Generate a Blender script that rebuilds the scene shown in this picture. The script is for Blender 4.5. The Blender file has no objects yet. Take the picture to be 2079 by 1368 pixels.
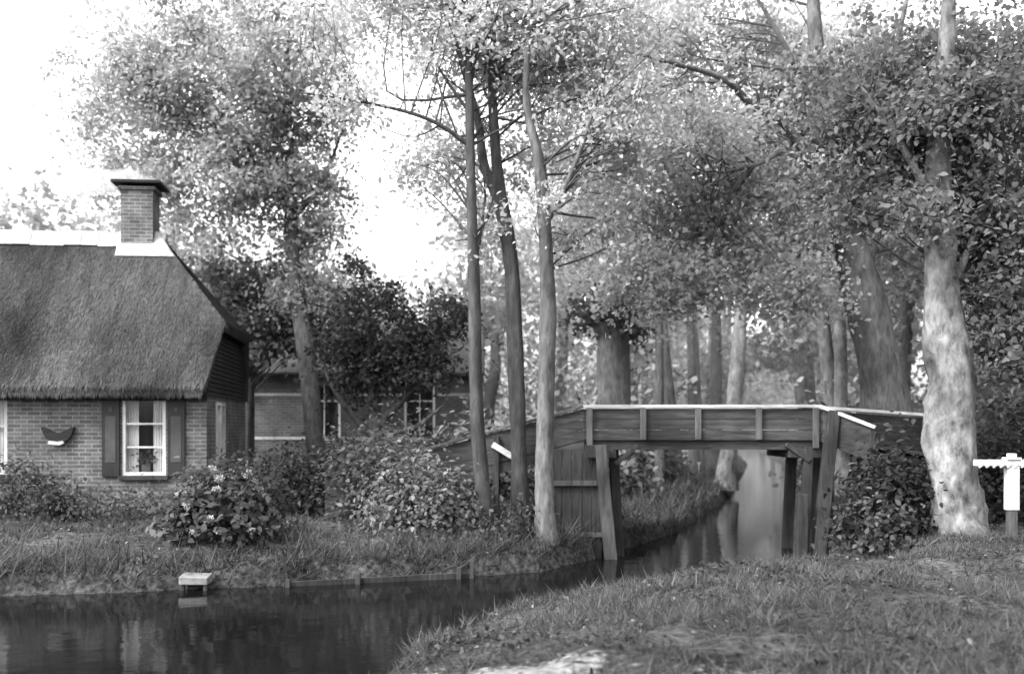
import bpy, math, random
import numpy as np
from mathutils import Vector
rng=np.random.default_rng(7); random.seed(7)
D=bpy.data; S=bpy.context.scene
# ---------------------------------------------------------------- materials
def newmat(name):
    m=D.materials.new(name); m.use_nodes=True; nt=m.node_tree; nt.nodes.clear()
    out=nt.nodes.new('ShaderNodeOutputMaterial'); return m,nt,out
def N(nt,t,**k):
    n=nt.nodes.new(t)
    for a,b in k.items(): setattr(n,a,b)
    return n
def ramp(nt,src,a,b,p0=0.3,p1=0.7):
    r=N(nt,'ShaderNodeValToRGB'); r.color_ramp.elements[0].position=p0; r.color_ramp.elements[1].position=p1
    r.color_ramp.elements[0].color=(a,a,a,1); r.color_ramp.elements[1].color=(b,b,b,1)
    nt.links.new(src,r.inputs[0]); return r.outputs[0]
def noisy(name,a,b,scale=(5,5,5),detail=8,rough=0.85,bump=0.3,bdist=0.02,coord='Object',spec=0.3,p0=.3,p1=.7,lo=.6,hi=1.25):
    m,nt,out=newmat(name); L=nt.links
    tc=N(nt,'ShaderNodeTexCoord'); mp=N(nt,'ShaderNodeMapping'); mp.inputs['Scale'].default_value=scale
    L.new(tc.outputs[coord],mp.inputs[0])
    no=N(nt,'ShaderNodeTexNoise'); no.inputs['Scale'].default_value=1; no.inputs['Detail'].default_value=detail; no.inputs['Roughness'].default_value=.65
    L.new(mp.outputs[0],no.inputs['Vector'])
    c=ramp(nt,no.outputs[0],a,b,p0,p1)
    n2=N(nt,'ShaderNodeTexNoise'); n2.inputs['Scale'].default_value=1.3; n2.inputs['Detail'].default_value=3
    L.new(tc.outputs[coord],n2.inputs['Vector'])
    c2=ramp(nt,n2.outputs[0],lo,hi)
    mx=N(nt,'ShaderNodeMix',data_type='RGBA',blend_type='MULTIPLY'); mx.inputs[0].default_value=1
    L.new(c,mx.inputs[6]); L.new(c2,mx.inputs[7])
    p=N(nt,'ShaderNodeBsdfPrincipled'); p.inputs['Roughness'].default_value=rough; p.inputs['Specular IOR Level'].default_value=spec
    L.new(mx.outputs[2],p.inputs['Base Color'])
    b_=N(nt,'ShaderNodeBump'); b_.inputs['Strength'].default_value=bump; b_.inputs['Distance'].default_value=bdist
    L.new(no.outputs[0],b_.inputs['Height']); L.new(b_.outputs[0],p.inputs['Normal'])
    L.new(p.outputs[0],out.inputs[0]); return m
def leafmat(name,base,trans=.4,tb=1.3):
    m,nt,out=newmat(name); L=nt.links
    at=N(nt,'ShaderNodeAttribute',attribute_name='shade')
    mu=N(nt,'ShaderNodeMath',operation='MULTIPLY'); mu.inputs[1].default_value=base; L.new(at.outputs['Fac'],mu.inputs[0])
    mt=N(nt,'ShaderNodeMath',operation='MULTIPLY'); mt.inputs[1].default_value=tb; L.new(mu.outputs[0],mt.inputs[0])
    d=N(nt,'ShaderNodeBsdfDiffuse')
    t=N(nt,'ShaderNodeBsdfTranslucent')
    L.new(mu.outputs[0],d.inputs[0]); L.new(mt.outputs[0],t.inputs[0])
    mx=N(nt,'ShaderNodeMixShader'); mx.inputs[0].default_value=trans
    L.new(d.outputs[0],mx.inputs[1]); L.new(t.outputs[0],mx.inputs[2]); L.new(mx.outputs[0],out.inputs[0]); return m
def brickmat(name,a,b,mort):
    m,nt,out=newmat(name); L=nt.links
    tc=N(nt,'ShaderNodeTexCoord'); br=N(nt,'ShaderNodeTexBrick')
    br.inputs['Scale'].default_value=1; br.inputs['Brick Width'].default_value=.22; br.inputs['Row Height'].default_value=.072
    br.inputs['Mortar Size'].default_value=.008; br.inputs['Mortar Smooth'].default_value=.3
    br.inputs['Color1'].default_value=(a,a,a,1); br.inputs['Color2'].default_value=(b,b,b,1); br.inputs['Mortar'].default_value=(mort,mort,mort,1)
    L.new(tc.outputs['UV'],br.inputs['Vector'])
    no=N(nt,'ShaderNodeTexNoise'); no.inputs['Scale'].default_value=2; no.inputs['Detail'].default_value=8; L.new(tc.outputs['UV'],no.inputs['Vector'])
    c2=ramp(nt,no.outputs[0],.45,1.45)
    mx=N(nt,'ShaderNodeMix',data_type='RGBA',blend_type='MULTIPLY'); mx.inputs[0].default_value=1
    L.new(br.outputs[0],mx.inputs[6]); L.new(c2,mx.inputs[7])
    p=N(nt,'ShaderNodeBsdfPrincipled'); p.inputs['Roughness'].default_value=.9
    L.new(mx.outputs[2],p.inputs['Base Color'])
    b_=N(nt,'ShaderNodeBump'); b_.inputs['Strength'].default_value=.5; b_.inputs['Distance'].default_value=.01; b_.invert=True
    L.new(br.outputs['Fac'],b_.inputs['Height']); L.new(b_.outputs[0],p.inputs['Normal'])
    L.new(p.outputs[0],out.inputs[0]); return m
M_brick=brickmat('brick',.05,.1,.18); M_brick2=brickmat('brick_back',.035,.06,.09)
M_white=noisy('white_paint',.45,.65,(6,6,6),bump=.1,rough=.6)
M_thatch=noisy('thatch',.02,.07,(30,4,4),bump=.8,bdist=.04)
M_ridge=noisy('ridge_tiles',.25,.42,(12,12,12),bump=.3)
M_tar=noisy('tarred_boards',.008,.02,(3,3,20),bump=.4)
M_wood=noisy('weathered_wood',.01,.055,(2.5,14,22),bump=.6,bdist=.01,lo=.4,hi=1.4)
M_woodv=noisy('weathered_posts',.01,.045,(22,22,2.5),bump=.6,bdist=.01,lo=.4,hi=1.4)
M_woodm=noisy('grey_worn_wood',.03,.1,(22,22,2.5),bump=.6,bdist=.01,lo=.4,hi=1.4)
M_lwood=noisy('pale_worn_wood',.22,.48,(3,20,20),bump=.4,bdist=.01)
M_stepw=noisy('damp_pale_wood',.1,.22,(9,14,14),bump=.4,bdist=.01)
M_shut=noisy('shutter_paint',.01,.02,(8,8,8),bump=.1,rough=.5)
M_shut2=noisy('shutter_panel',.035,.055,(8,8,8),bump=.1,rough=.5)
M_bark=noisy('bark',.015,.07,(16,16,3.5),bump=1,bdist=.03)
M_barkp=noisy('pale_bark',.04,.27,(8,8,4),bump=1,bdist=.04,p0=.32,p1=.66,lo=.45,hi=1.2)
M_barkm=noisy('grey_bark',.03,.15,(14,14,4),bump=1,bdist=.03,lo=.5)
M_roof2=noisy('roof_tiles',.02,.04,(8,8,12),bump=.5)
M_cur=noisy('curtain',.45,.65,(20,20,1),bump=.2)
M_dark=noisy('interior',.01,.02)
M_leafA=leafmat('leaves_light',.31,.5,1.3); M_leafB=leafmat('leaves_glow_bright',.44,.5,1.3); M_leafR=leafmat('leaves_lime',.35,.5,1.3)  # glow of upper-centre haze put into the bright and lime leaf colours
M_leafD=leafmat('leaves_dark',.035,.3); M_leafM=leafmat('leaves_mid',.07,.35); M_leafX=leafmat('leaves_maple',.14,.45); M_leafF=leafmat('leaves_far_hazed',.25,.45)  # far leaves lighter: aerial haze put into their base colour
M_flower=leafmat('hydrangea_petals',.5,.3,1.0); M_grass=leafmat('grass_blades',.065,.35); M_straw=leafmat('thatch_straw',.055,.05)
M_litter=leafmat('fallen_leaves',.14,.2); M_weed=leafmat('weed_leaves',.06,.3)
# glass
M_glass,nt,out=newmat('window_glass')
g=N(nt,'ShaderNodeBsdfGlossy'); g.inputs['Roughness'].default_value=.03; t=N(nt,'ShaderNodeBsdfTransparent'); mx=N(nt,'ShaderNodeMixShader'); mx.inputs[0].default_value=.06
nt.links.new(t.outputs[0],mx.inputs[1]); nt.links.new(g.outputs[0],mx.inputs[2]); nt.links.new(mx.outputs[0],out.inputs[0])
# water
M_water,nt,out=newmat('canal_water'); L=nt.links
p=N(nt,'ShaderNodeBsdfPrincipled'); p.inputs['Base Color'].default_value=(.004,.004,.004,1); p.inputs['Roughness'].default_value=.07; p.inputs['IOR'].default_value=1.33; p.inputs['Specular IOR Level'].default_value=.2
tc=N(nt,'ShaderNodeTexCoord'); no=N(nt,'ShaderNodeTexNoise'); no.inputs['Scale'].default_value=2.6; no.inputs['Detail'].default_value=4; L.new(tc.outputs['Object'],no.inputs['Vector'])
b_=N(nt,'ShaderNodeBump'); b_.inputs['Strength'].default_value=.16; b_.inputs['Distance'].default_value=.03
L.new(no.outputs[0],b_.inputs['Height']); L.new(b_.outputs[0],p.inputs['Normal']); L.new(p.outputs[0],out.inputs[0])
# ground
M_ground,nt,out=newmat('grassy_ground'); L=nt.links
tc=N(nt,'ShaderNodeTexCoord'); n1=N(nt,'ShaderNodeTexNoise'); n1.inputs['Scale'].default_value=14; n1.inputs['Detail'].default_value=10; L.new(tc.outputs['Object'],n1.inputs['Vector'])
n2=N(nt,'ShaderNodeTexNoise'); n2.inputs['Scale'].default_value=.9; n2.inputs['Detail'].default_value=4; L.new(tc.outputs['Object'],n2.inputs['Vector'])
c1=ramp(nt,n1.outputs[0],.008,.075); c2=ramp(nt,n2.outputs[0],.4,1.6)
mx=N(nt,'ShaderNodeMix',data_type='RGBA',blend_type='MULTIPLY'); mx.inputs[0].default_value=1; L.new(c1,mx.inputs[6]); L.new(c2,mx.inputs[7])
at=N(nt,'ShaderNodeAttribute',attribute_name='sand'); c3=ramp(nt,n1.outputs[0],.12,.26)
ad=N(nt,'ShaderNodeMath',operation='ADD'); L.new(at.outputs['Fac'],ad.inputs[0]); L.new(n1.outputs[0],ad.inputs[1]); rs=ramp(nt,ad.outputs[0],0,1,.8,1.02)
m2=N(nt,'ShaderNodeMix',data_type='RGBA'); L.new(rs,m2.inputs[0]); L.new(mx.outputs[2],m2.inputs[6]); L.new(c3,m2.inputs[7])
p=N(nt,'ShaderNodeBsdfPrincipled'); p.inputs['Roughness'].default_value=.95; p.inputs['Specular IOR Level'].default_value=.15; L.new(m2.outputs[2],p.inputs['Base Color'])
b_=N(nt,'ShaderNodeBump'); b_.inputs['Strength'].default_value=.9; b_.inputs['Distance'].default_value=.06; L.new(n1.outputs[0],b_.inputs['Height']); L.new(b_.outputs[0],p.inputs['Normal'])
L.new(p.outputs[0],out.inputs[0])
# ---------------------------------------------------------------- mesh helpers
def link(ob,parent=None):
    S.collection.objects.link(ob)
    if parent: ob.parent=parent
    return ob
def empty(name,loc=(0,0,0),rz=0):
    e=D.objects.new(name,None); e.location=loc; e.rotation_euler=(0,0,rz); e.empty_display_size=.3; return link(e)
def arrmesh(name,V,k,mat,shade=None,parent=None):
    n=len(V)//k; me=D.meshes.new(name); me.vertices.add(n*k); me.vertices.foreach_set('co',np.ascontiguousarray(V,dtype=np.float32).ravel())
    me.loops.add(n*k); me.loops.foreach_set('vertex_index',np.arange(n*k,dtype=np.int32))
    me.polygons.add(n); me.polygons.foreach_set('loop_start',np.arange(0,n*k,k,dtype=np.int32))
    me.update(calc_edges=True)
    if shade is not None:
        a=me.attributes.new('shade','FLOAT','FACE'); a.data.foreach_set('value',np.asarray(shade,dtype=np.float32))
    me.materials.append(mat); return link(D.objects.new(name,me),parent)
def nrm(a): return a/np.maximum(np.linalg.norm(a,axis=1,keepdims=True),1e-6)
T6=np.array([[0,0,0],[.3,.3,.05],[.68,.22,.03],[1,0,-.1],[.68,-.22,.03],[.3,-.3,.05]])
T4=np.array([[0,0,0],[.5,.34,.06],[1,0,-.08],[.5,-.34,.06]])
def leaves(name,P,size,mat,shade,parent=None,up=.8,T=T6,droop=.3,nb=None):
    n=len(P); nn=rng.normal(size=(n,3)); nn[:,2]+=up
    if nb is not None: nn+=nb
    nn=nrm(nn); t=rng.normal(size=(n,3)); t[:,2]-=droop
    t=nrm(t-nn*np.sum(t*nn,1,keepdims=True)); b=np.cross(nn,t)
    s=(size*rng.uniform(.6,1.35,n))[:,None,None]
    V=P[:,None,:]+s*(T[None,:,0,None]*t[:,None,:]+T[None,:,1,None]*b[:,None,:]+T[None,:,2,None]*nn[:,None,:])
    return arrmesh(name,V.reshape(-1,3),len(T),mat,shade,parent)
def cloud(ells,per,cr,flat=.55,shell=.3):
    C=[]
    for (cx,cy,cz,rx,ry,rz,nc) in ells:
        d=nrm(rng.normal(size=(nc,3))); r=rng.uniform(shell,1,nc)**.7*rng.uniform(.85,1.15,nc)
        C.append(np.array([cx,cy,cz])+d*r[:,None]*np.array([rx,ry,rz]))
    C=np.concatenate(C); n=len(C); k=rng.integers(int(per*.4),int(per*1.6)+1,n)
    idx=np.repeat(np.arange(n),k); R=cr*rng.uniform(.6,1.5,n)
    off=rng.normal(size=(len(idx),3))*.5; off[:,2]*=flat
    tilt=rng.normal(size=(n,2))*.35; off[:,2]+=off[:,0]*tilt[idx,0]+off[:,1]*tilt[idx,1]-.25*(off[:,0]**2+off[:,1]**2)
    P=C[idx]+off*R[idx,None]; sh=rng.uniform(.62,1.3,n)[idx]*rng.uniform(.82,1.18,len(idx))
    return C,P,sh
def resample(pts,per=6):
    P=np.array(pts,float); n=len(P); out=[]
    for i in range(n-1):
        p0=P[max(i-1,0)];p1=P[i];p2=P[i+1];p3=P[min(i+2,n-1)]
        for j in range(per):
            t=j/per; out.append(.5*((2*p1)+(-p0+p2)*t+(2*p0-5*p1+4*p2-p3)*t*t+(-p0+3*p1-3*p2+p3)*t**3))
    out.append(P[-1]); return np.array(out)
def tubes(name,paths,mat,parent=None,sides=10,wob=.06):
    V=[];F=[];o=0
    for (pts,sd,per) in paths:
        Q=resample(pts,per); c=Q[:,:3]; r=np.maximum(Q[:,3],.004)
        tan=nrm(np.gradient(c,axis=0)); ref=np.array([0.,1,.01]); ref=np.where(np.abs(tan@ref)[:,None]>.95,np.array([1.,0,0]),ref)
        a=nrm(np.cross(tan,ref)); b=np.cross(tan,a); th=np.arange(sd)/sd*2*np.pi
        ph=rng.uniform(0,6.28); zz=np.arange(len(c))
        rr=r[:,None]*(1+wob*np.sin(3*th[None]+ph+zz[:,None]*.35)+wob*.8*np.sin(2*th[None]-zz[:,None]*.6+ph)+wob*.5*rng.normal(size=(len(c),sd)))
        v=c[:,None]+rr[...,None]*(np.cos(th)[None,:,None]*a[:,None]+np.sin(th)[None,:,None]*b[:,None])
        V.append(v.reshape(-1,3)); m=len(c)
        for i in range(m-1):
            for j in range(sd):
                k=(j+1)%sd; F.append((o+i*sd+j,o+i*sd+k,o+(i+1)*sd+k,o+(i+1)*sd+j))
        F.append(tuple(o+(m-1)*sd+j for j in range(sd))); o+=m*sd
    me=D.meshes.new(name); me.from_pydata(np.concatenate(V).tolist(),[],F); me.materials.append(mat); me.update()
    me.polygons.foreach_set('use_smooth',np.ones(len(me.polygons),dtype=bool)); 
    return link(D.objects.new(name,me),parent)
def twigs(C,skel,frac=.5,r0=.035,zmin=2.5):
    sk=np.concatenate([resample(s,10) for s in skel]); sk=sk[sk[:,2]>zmin]; out=[]
    for c in C:
        if rng.random()>frac: continue
        d=np.linalg.norm(sk[:,:3]-c,axis=1)+np.where(sk[:,2]>c[2]-.1,2.5,0)
        o=np.argsort(d)[:10]; s=sk[o[rng.integers(len(o))]]
        L_=np.linalg.norm(s[:3]-c); 
        if L_>2.6: continue
        mid=(s[:3]+c)/2+rng.normal(size=3)*.16*L_+np.array([0,0,.08*L_])
        rr=min(s[3]*.5,r0*(.4+L_*.3)); out.append(([(*s[:3],rr),(*mid,rr*.55),(*c,.005)],5,4))
    return out
def tree(name,skel,ells,per,cr,ls,lm,bark,frac=.5,zmin=2.5,T=T6,r0=.025,flat=.55,up=.8,sides=14,wob=.06):
    e=empty(name,(0,0,0))
    C,P,sh=cloud(ells,per,cr,flat)
    tubes('trunk_and_limbs',[(s,sides if i==0 else 9,6) for i,s in enumerate(skel)],bark,e,wob=wob)
    tw=twigs(C,skel,frac,r0,zmin)
    if tw: tubes('branches',tw,M_bark,e)
    leaves('foliage',P,ls,lm,sh,e,up=up,T=T)
    return e
class MB:
    def __init__(s): s.V=[];s.F=[];s.M=[];s.mats=[]
    def mi(s,m):
        if m not in s.mats: s.mats.append(m)
        return s.mats.index(m)
    def poly(s,vs,m):
        o=len(s.V); s.V+= [tuple(v) for v in vs]; s.F.append(tuple(range(o,o+len(vs)))); s.M.append(s.mi(m))
    def hexa(s,v,m):
        o=len(s.V); s.V+=[tuple(p) for p in v]
        for f in ((0,3,2,1),(4,5,6,7),(0,1,5,4),(1,2,6,5),(2,3,7,6),(3,0,4,7)): s.F.append(tuple(o+i for i in f)); s.M.append(s.mi(m))
    def box(s,x0,x1,y0,y1,z0,z1,m):
        s.hexa([(x0,y0,z0),(x1,y0,z0),(x1,y1,z0),(x0,y1,z0),(x0,y0,z1),(x1,y0,z1),(x1,y1,z1),(x0,y1,z1)],m)
    def beam(s,a,b,w,h,m,w2=None,h2=None):
        a=Vector(a);b=Vector(b);d=(b-a).normalized(); up=Vector((0,0,1)) if abs(d.z)<.8 else Vector((0,1,0))
        x=d.cross(up).normalized(); y=x.cross(d).normalized(); w2=w2 or w; h2=h2 or h
        q=[]
        for c,ww,hh in ((a,w,h),(b,w2,h2)):
            q+=[c-x*ww/2-y*hh/2,c+x*ww/2-y*hh/2,c+x*ww/2+y*hh/2,c-x*ww/2+y*hh/2]
        s.hexa(q,m)
    def prism(s,xz,y0,y1,m):
        n=len(xz);o=len(s.V); s.V+=[(x,y0,z) for x,z in xz]+[(x,y1,z) for x,z in xz]
        s.F.append(tuple(o+i for i in range(n)));s.M.append(s.mi(m)); s.F.append(tuple(o+n+i for i in reversed(range(n))));s.M.append(s.mi(m))
        for i in range(n):
            j=(i+1)%n; s.F.append((o+i,o+n+i,o+n+j,o+j)); s.M.append(s.mi(m))
    def wall(s,x0,x1,z0,z1,y0,y1,ops,m):
        xs=sorted({x0,x1,*[v for o in ops for v in o[:2]]}); zs=sorted({z0,z1,*[v for o in ops for v in o[2:]]})
        for i in range(len(xs)-1):
            a,b=xs[i],xs[i+1]; cx=(a+b)/2
            for j in range(len(zs)-1):
                cz=(zs[j]+zs[j+1])/2; hole=any(o[0]<cx<o[1] and o[2]<cz<o[3] for o in ops)
                if not hole: s.box(a,b,y0,y1,zs[j],zs[j+1],m)
    def make(s,name,parent=None,bevel=0):
        me=D.meshes.new(name); me.from_pydata(s.V,[],s.F)
        for m in s.mats: me.materials.append(m)
        me.polygons.foreach_set('material_index',s.M)
        import bmesh
        bm=bmesh.new(); bm.from_mesh(me); bmesh.ops.recalc_face_normals(bm,faces=bm.faces)
        uv=bm.loops.layers.uv.new('UVMap')
        for f in bm.faces:
            n=f.normal
            for l in f.loops:
                c=l.vert.co
                if abs(n.x)>abs(n.y) and abs(n.x)>abs(n.z): l[uv].uv=(c.y,c.z)
                elif abs(n.y)>abs(n.z): l[uv].uv=(c.x,c.z)
                else: l[uv].uv=(c.x,c.y)
        bm.to_mesh(me); bm.free(); ob=link(D.objects.new(name,me),parent)
        if bevel:
            b=ob.modifiers.new('bevel','BEVEL'); b.width=bevel; b.segments=2; b.limit_method='ANGLE'
        return ob
# ---------------------------------------------------------------- terrain
near=[(30,140),(15.2,60),(8.9,34),(5.9,22),(4.9,17),(4.4,15.2),(3.7,14.4),(2.2,13.6),(1.0,12.9),(0.1,12.0),(-.45,10.9),(-0.85,9.7),(-1.15,8.3),(-1.9,5),(-3.2,0),(-6,-4),(-30,-8),(-60,-9)]
far=[(-60,8),(-30,10),(-12,11.7),(-6.1,12.9),(-4.2,13.4),(-2.4,14.0),(-0.67,14.6),(.45,15.2),(0.95,16.1),(1.7,17.5),(3.2,21),(5.6,29),(6.9,34),(13,60),(28,140)]
POLY=np.array(near+far,float); NN=len(near)
def height(x,y):
    x=np.asarray(x,float);y=np.asarray(y,float); best=np.full(x.shape,1e9); seg=np.zeros(x.shape,int); ins=np.zeros(x.shape,bool); n=len(POLY)
    for i in range(n):
        a=POLY[i];b=POLY[(i+1)%n]; dx,dy=b-a; t=np.clip(((x-a[0])*dx+(y-a[1])*dy)/(dx*dx+dy*dy),0,1)
        d=np.hypot(x-a[0]-t*dx,y-a[1]-t*dy); m=d<best; best=np.where(m,d,best); seg=np.where(m,i,seg)
        c=((a[1]>y)!=(b[1]>y)); xi=(dx)*(y-a[1])/(dy if abs(dy)>1e-9 else 1e-9)+a[0]; ins^=(c&(x<xi))
    wob=.05*np.sin(x*3.1+y*1.7)+.04*np.sin(x*5.3-y*4.1+1)+.03*np.sin(x*9.1+y*7)
    d=best+wob*(best<1.5)*1.1
    sm=lambda t:(lambda u:u*u*(3-2*u))(np.clip(t,0,1))
    gentle=(seg>=5)&(seg<NN)
    hg=.1*sm(d/.12)+.4*sm(d/2.3); hs=.26*sm(d/.14)+.26*sm(d/1.0)
    h=np.where(gentle,hg,hs)+(.035*np.sin(x*1.3+.4*y)+.03*np.sin(y*1.9-x*.7)+.02*np.sin(x*4.3+y*3.1)+.018*np.sin(x*7-y*6.2)+.012*np.sin(x*11+y*3))*sm(best/1.2)
    return np.where(ins,-np.minimum(best*2.5,.7)-.03,h),best,ins
def seq(a,b,s): return np.arange(a,b,s)
xs=np.concatenate([-np.geomspace(900,14.5,26),seq(-14,10,.13),seq(10,32,.4),np.geomspace(33,900,22)])
ys=np.concatenate([-np.geomspace(300,3,10),seq(-2,4,.5),seq(4,26,.13),seq(26,60,.45),seq(60,142,2),np.geomspace(145,1500,14)])
X,Y=np.meshgrid(xs,ys); Z,_,_=height(X,Y)
nx,ny=len(xs),len(ys); Vg=np.stack([X,Y,Z],-1).reshape(-1,3)
ii=(np.arange(ny-1)[:,None]*nx+np.arange(nx-1)[None]).ravel(); Fg=np.stack([ii,ii+1,ii+nx+1,ii+nx],1)
me=D.meshes.new('ground'); me.vertices.add(len(Vg)); me.vertices.foreach_set('co',Vg.astype(np.float32).ravel())
me.loops.add(Fg.size); me.loops.foreach_set('vertex_index',Fg.astype(np.int32).ravel()); me.polygons.add(len(Fg)); me.polygons.foreach_set('loop_start',np.arange(0,Fg.size,4,dtype=np.int32)); me.update(calc_edges=True)
me.polygons.foreach_set('use_smooth',np.ones(len(Fg),dtype=bool))
def sandf(x,y):
    a=np.exp(-(((x-.0)/.75)**2+((y-7.05)/.5)**2)**1.5); b=.9*np.exp(-(((x+.8)/.4)**2+((y-7.8)/.6)**2)**1.5); c=.6*np.exp(-(((x-1.5)/.6)**2+((y-6.8)/.3)**2)**1.5); return np.clip(a+b+c,0,1)*.62
a=me.attributes.new('sand','FLOAT','POINT'); a.data.foreach_set('value',sandf(Vg[:,0],Vg[:,1]).astype(np.float32))
me.materials.append(M_ground); link(D.objects.new('ground',me))
wm=D.meshes.new('canal_water'); wm.from_pydata([(-62,-12,0),(40,-12,0),(40,145,0),(-62,145,0)],[],[(0,1,2,3)]); wm.materials.append(M_water); link(D.objects.new('canal_water',wm))
def vnoise(x,y,s,seed):
    r=np.random.default_rng(seed); G=r.random((64,64)); u=(x*s)%63; v=(y*s)%63; i=u.astype(int); j=v.astype(int); fu=u-i; fv=v-j
    fu=fu*fu*(3-2*fu); fv=fv*fv*(3-2*fv); return (G[i,j]*(1-fu)+G[i+1,j]*fu)*(1-fv)+(G[i,j+1]*(1-fu)+G[i+1,j+1]*fu)*fv
def patchn(x,y): return .4*vnoise(x+80,y+80,.9,1)+.35*vnoise(x+80,y+80,2.6,2)+.25*vnoise(x+80,y+80,7,3)
def blades(name,x0,x1,y0,y1,n,hgt,mat,maxd=None,w=.012,fn=None,sandmask=False,lean=.5,bare=0):
    x=rng.uniform(x0,x1,n);y=rng.uniform(y0,y1,n); h,b,ins=height(x,y); k=(~ins)&(h>.03)
    p=patchn(x,y)
    if maxd: k&=b<maxd
    if sandmask: k&=rng.random(n)>sandf(x,y)*1.9
    if bare: k&=rng.random(n)<np.clip((p-bare)*6,.08,1)
    if fn is not None: k&=fn(x,y)
    x,y,h,p=x[k],y[k],h[k],p[k]; n=len(x)
    hh=hgt*rng.uniform(.3,1.7,n)*np.clip(-.2+2.4*p,.25,2)
    th=rng.uniform(0,6.28,n); wv=np.stack([np.cos(th),np.sin(th),0*th],1)*w*rng.uniform(.7,1.5,n)[:,None]
    ln=rng.normal(size=(n,3))*lean; ln[:,2]=1; ln=nrm(ln)*hh[:,None]
    B=np.stack([x,y,h-.01],1); V=np.stack([B-wv,B+wv,B+ln],1).reshape(-1,3)
    return arrmesh(name,V,3,mat,rng.uniform(.4,1.7,n)*np.clip(-.35+2.7*p,.2,2.2),None)
blades('grass',-2,9,5.5,15.5,165000,.085,M_grass,w=.006,sandmask=True,lean=1.0,bare=.42)
blades('grass',-10,1,12.5,20,70000,.1,M_grass,w=.01,lean=.8,bare=.4)
blades('bank_grass',-10,2,12.6,17.5,34000,.26,M_grass,maxd=.5,w=.009,lean=1.1,fn=lambda x,y:y>11.7+.16*(x+12))
blades('bank_grass',-2,5,6,16,16000,.13,M_grass,maxd=.4,w=.007,lean=.9)
blades('bank_grass',1,16,16,40,42000,.22,M_grass,maxd=2.5,w=.015,lean=.7)
n=3600; x=rng.uniform(-9,8.5,n); y=rng.uniform(6,19,n); h,b,ins=height(x,y); k=~ins
leaves('fallen_leaves',np.stack([x[k],y[k],h[k]+.03],1),.045,M_litter,rng.uniform(.2,1.3,k.sum())**1.6,None,up=2)
n=26000; x=rng.uniform(-2,8.5,n); y=rng.uniform(6,15,n); h,b,ins=height(x,y); k=(~ins)&(b>.15)&(patchn(x+9,y+3)>.56)&(sandf(x,y)<.2)
leaves('lawn_weeds',np.stack([x[k],y[k],h[k]+rng.random(k.sum())*.06],1),.05,M_weed,rng.uniform(.3,1.8,k.sum()),None,up=1.6)
# ---------------------------------------------------------------- cottage
H=empty('thatched_brick_cottage',(-5.47,19.4,0),math.radians(6))
b=MB(); w1=(-1.46,-.71,1.17,2.56); w0=(-4.3,-3.42,1.2,2.56)
b.wall(-14,0,.3,2.6,0,.3,[w1,w0,(-8,-7,1.2,2.5)],M_brick)
b.box(-14,0,4.7,5,.3,2.6,M_brick)
gy0,gy1=1.0,2.0
for (a0,a1,z0,z1) in ((.3,gy0,.3,2.6),(gy1,4.7,.3,2.6),(gy0,gy1,.3,1.2)): b.box(-.3,0,a0,a1,z0,z1,M_brick)
b.box(-.3,0,gy0,gy1,2.5,2.6,M_brick)
b.make('walls',H)
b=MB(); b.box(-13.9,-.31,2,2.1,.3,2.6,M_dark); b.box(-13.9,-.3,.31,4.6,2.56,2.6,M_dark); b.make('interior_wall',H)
b=MB()
for i in range(16):
    z0=2.6+i*.085; z1=z0+.08
    f=lambda z:(z-2.6)/1.25*.95
    if z1<3.95: 
        b.hexa([(-.1,f(z0)+.02,z0),(.03,f(z0)+.02,z0),(.03,5-f(z0)-.02,z0),(-.1,5-f(z0)-.02,z0),(-.1,f(z1)+.02,z1),(.012,f(z1)+.02,z1),(.012,5-f(z1)-.02,z1),(-.1,5-f(z1)-.02,z1)],M_tar)
b.box(-14,0.02,-.06,-.003,2.5,2.62,M_tar)
b.make('gable_boards',H)
def roofpoly(name,faces,mat,th,parent,sub=0):
    import bmesh
    bm=bmesh.new(); cache={}
    for f in faces:
        vs=[]
        for v in f:
            if v not in cache: cache[v]=bm.verts.new(v)
            vs.append(cache[v])
        bm.faces.new(vs)
    bmesh.ops.recalc_face_normals(bm,faces=bm.faces)
    me=D.meshes.new(name); bm.to_mesh(me); bm.free(); me.materials.append(mat)
    ob=link(D.objects.new(name,me),parent)
    s=ob.modifiers.new('s','SOLIDIFY'); s.thickness=th; s.offset=-1
    bv=ob.modifiers.new('b','BEVEL'); bv.width=.09; bv.segments=3; bv.limit_method='ANGLE'; bv.angle_limit=math.radians(20)
    return ob
E=2.74; EV=-.38; RZ=5.85; RY=2.5; sl=(RZ-E)/(RY-EV); HZ=3.98; HY=EV+(HZ-E)/sl
a1=(-14.3,EV,E);a2=(.02,EV,E);a3=(.22,HY,HZ);a4=(-1.33,RY,RZ);a5=(-14.3,RY,RZ)
m=lambda v:(v[0],5-v[1],v[2])
roofpoly('thatched_roof',[(a1,a2,a3,a4,a5),(m(a1),m(a5),m(a4),m(a3),m(a2)),(a3,m(a3),a4)],M_thatch,.27,H)
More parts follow.
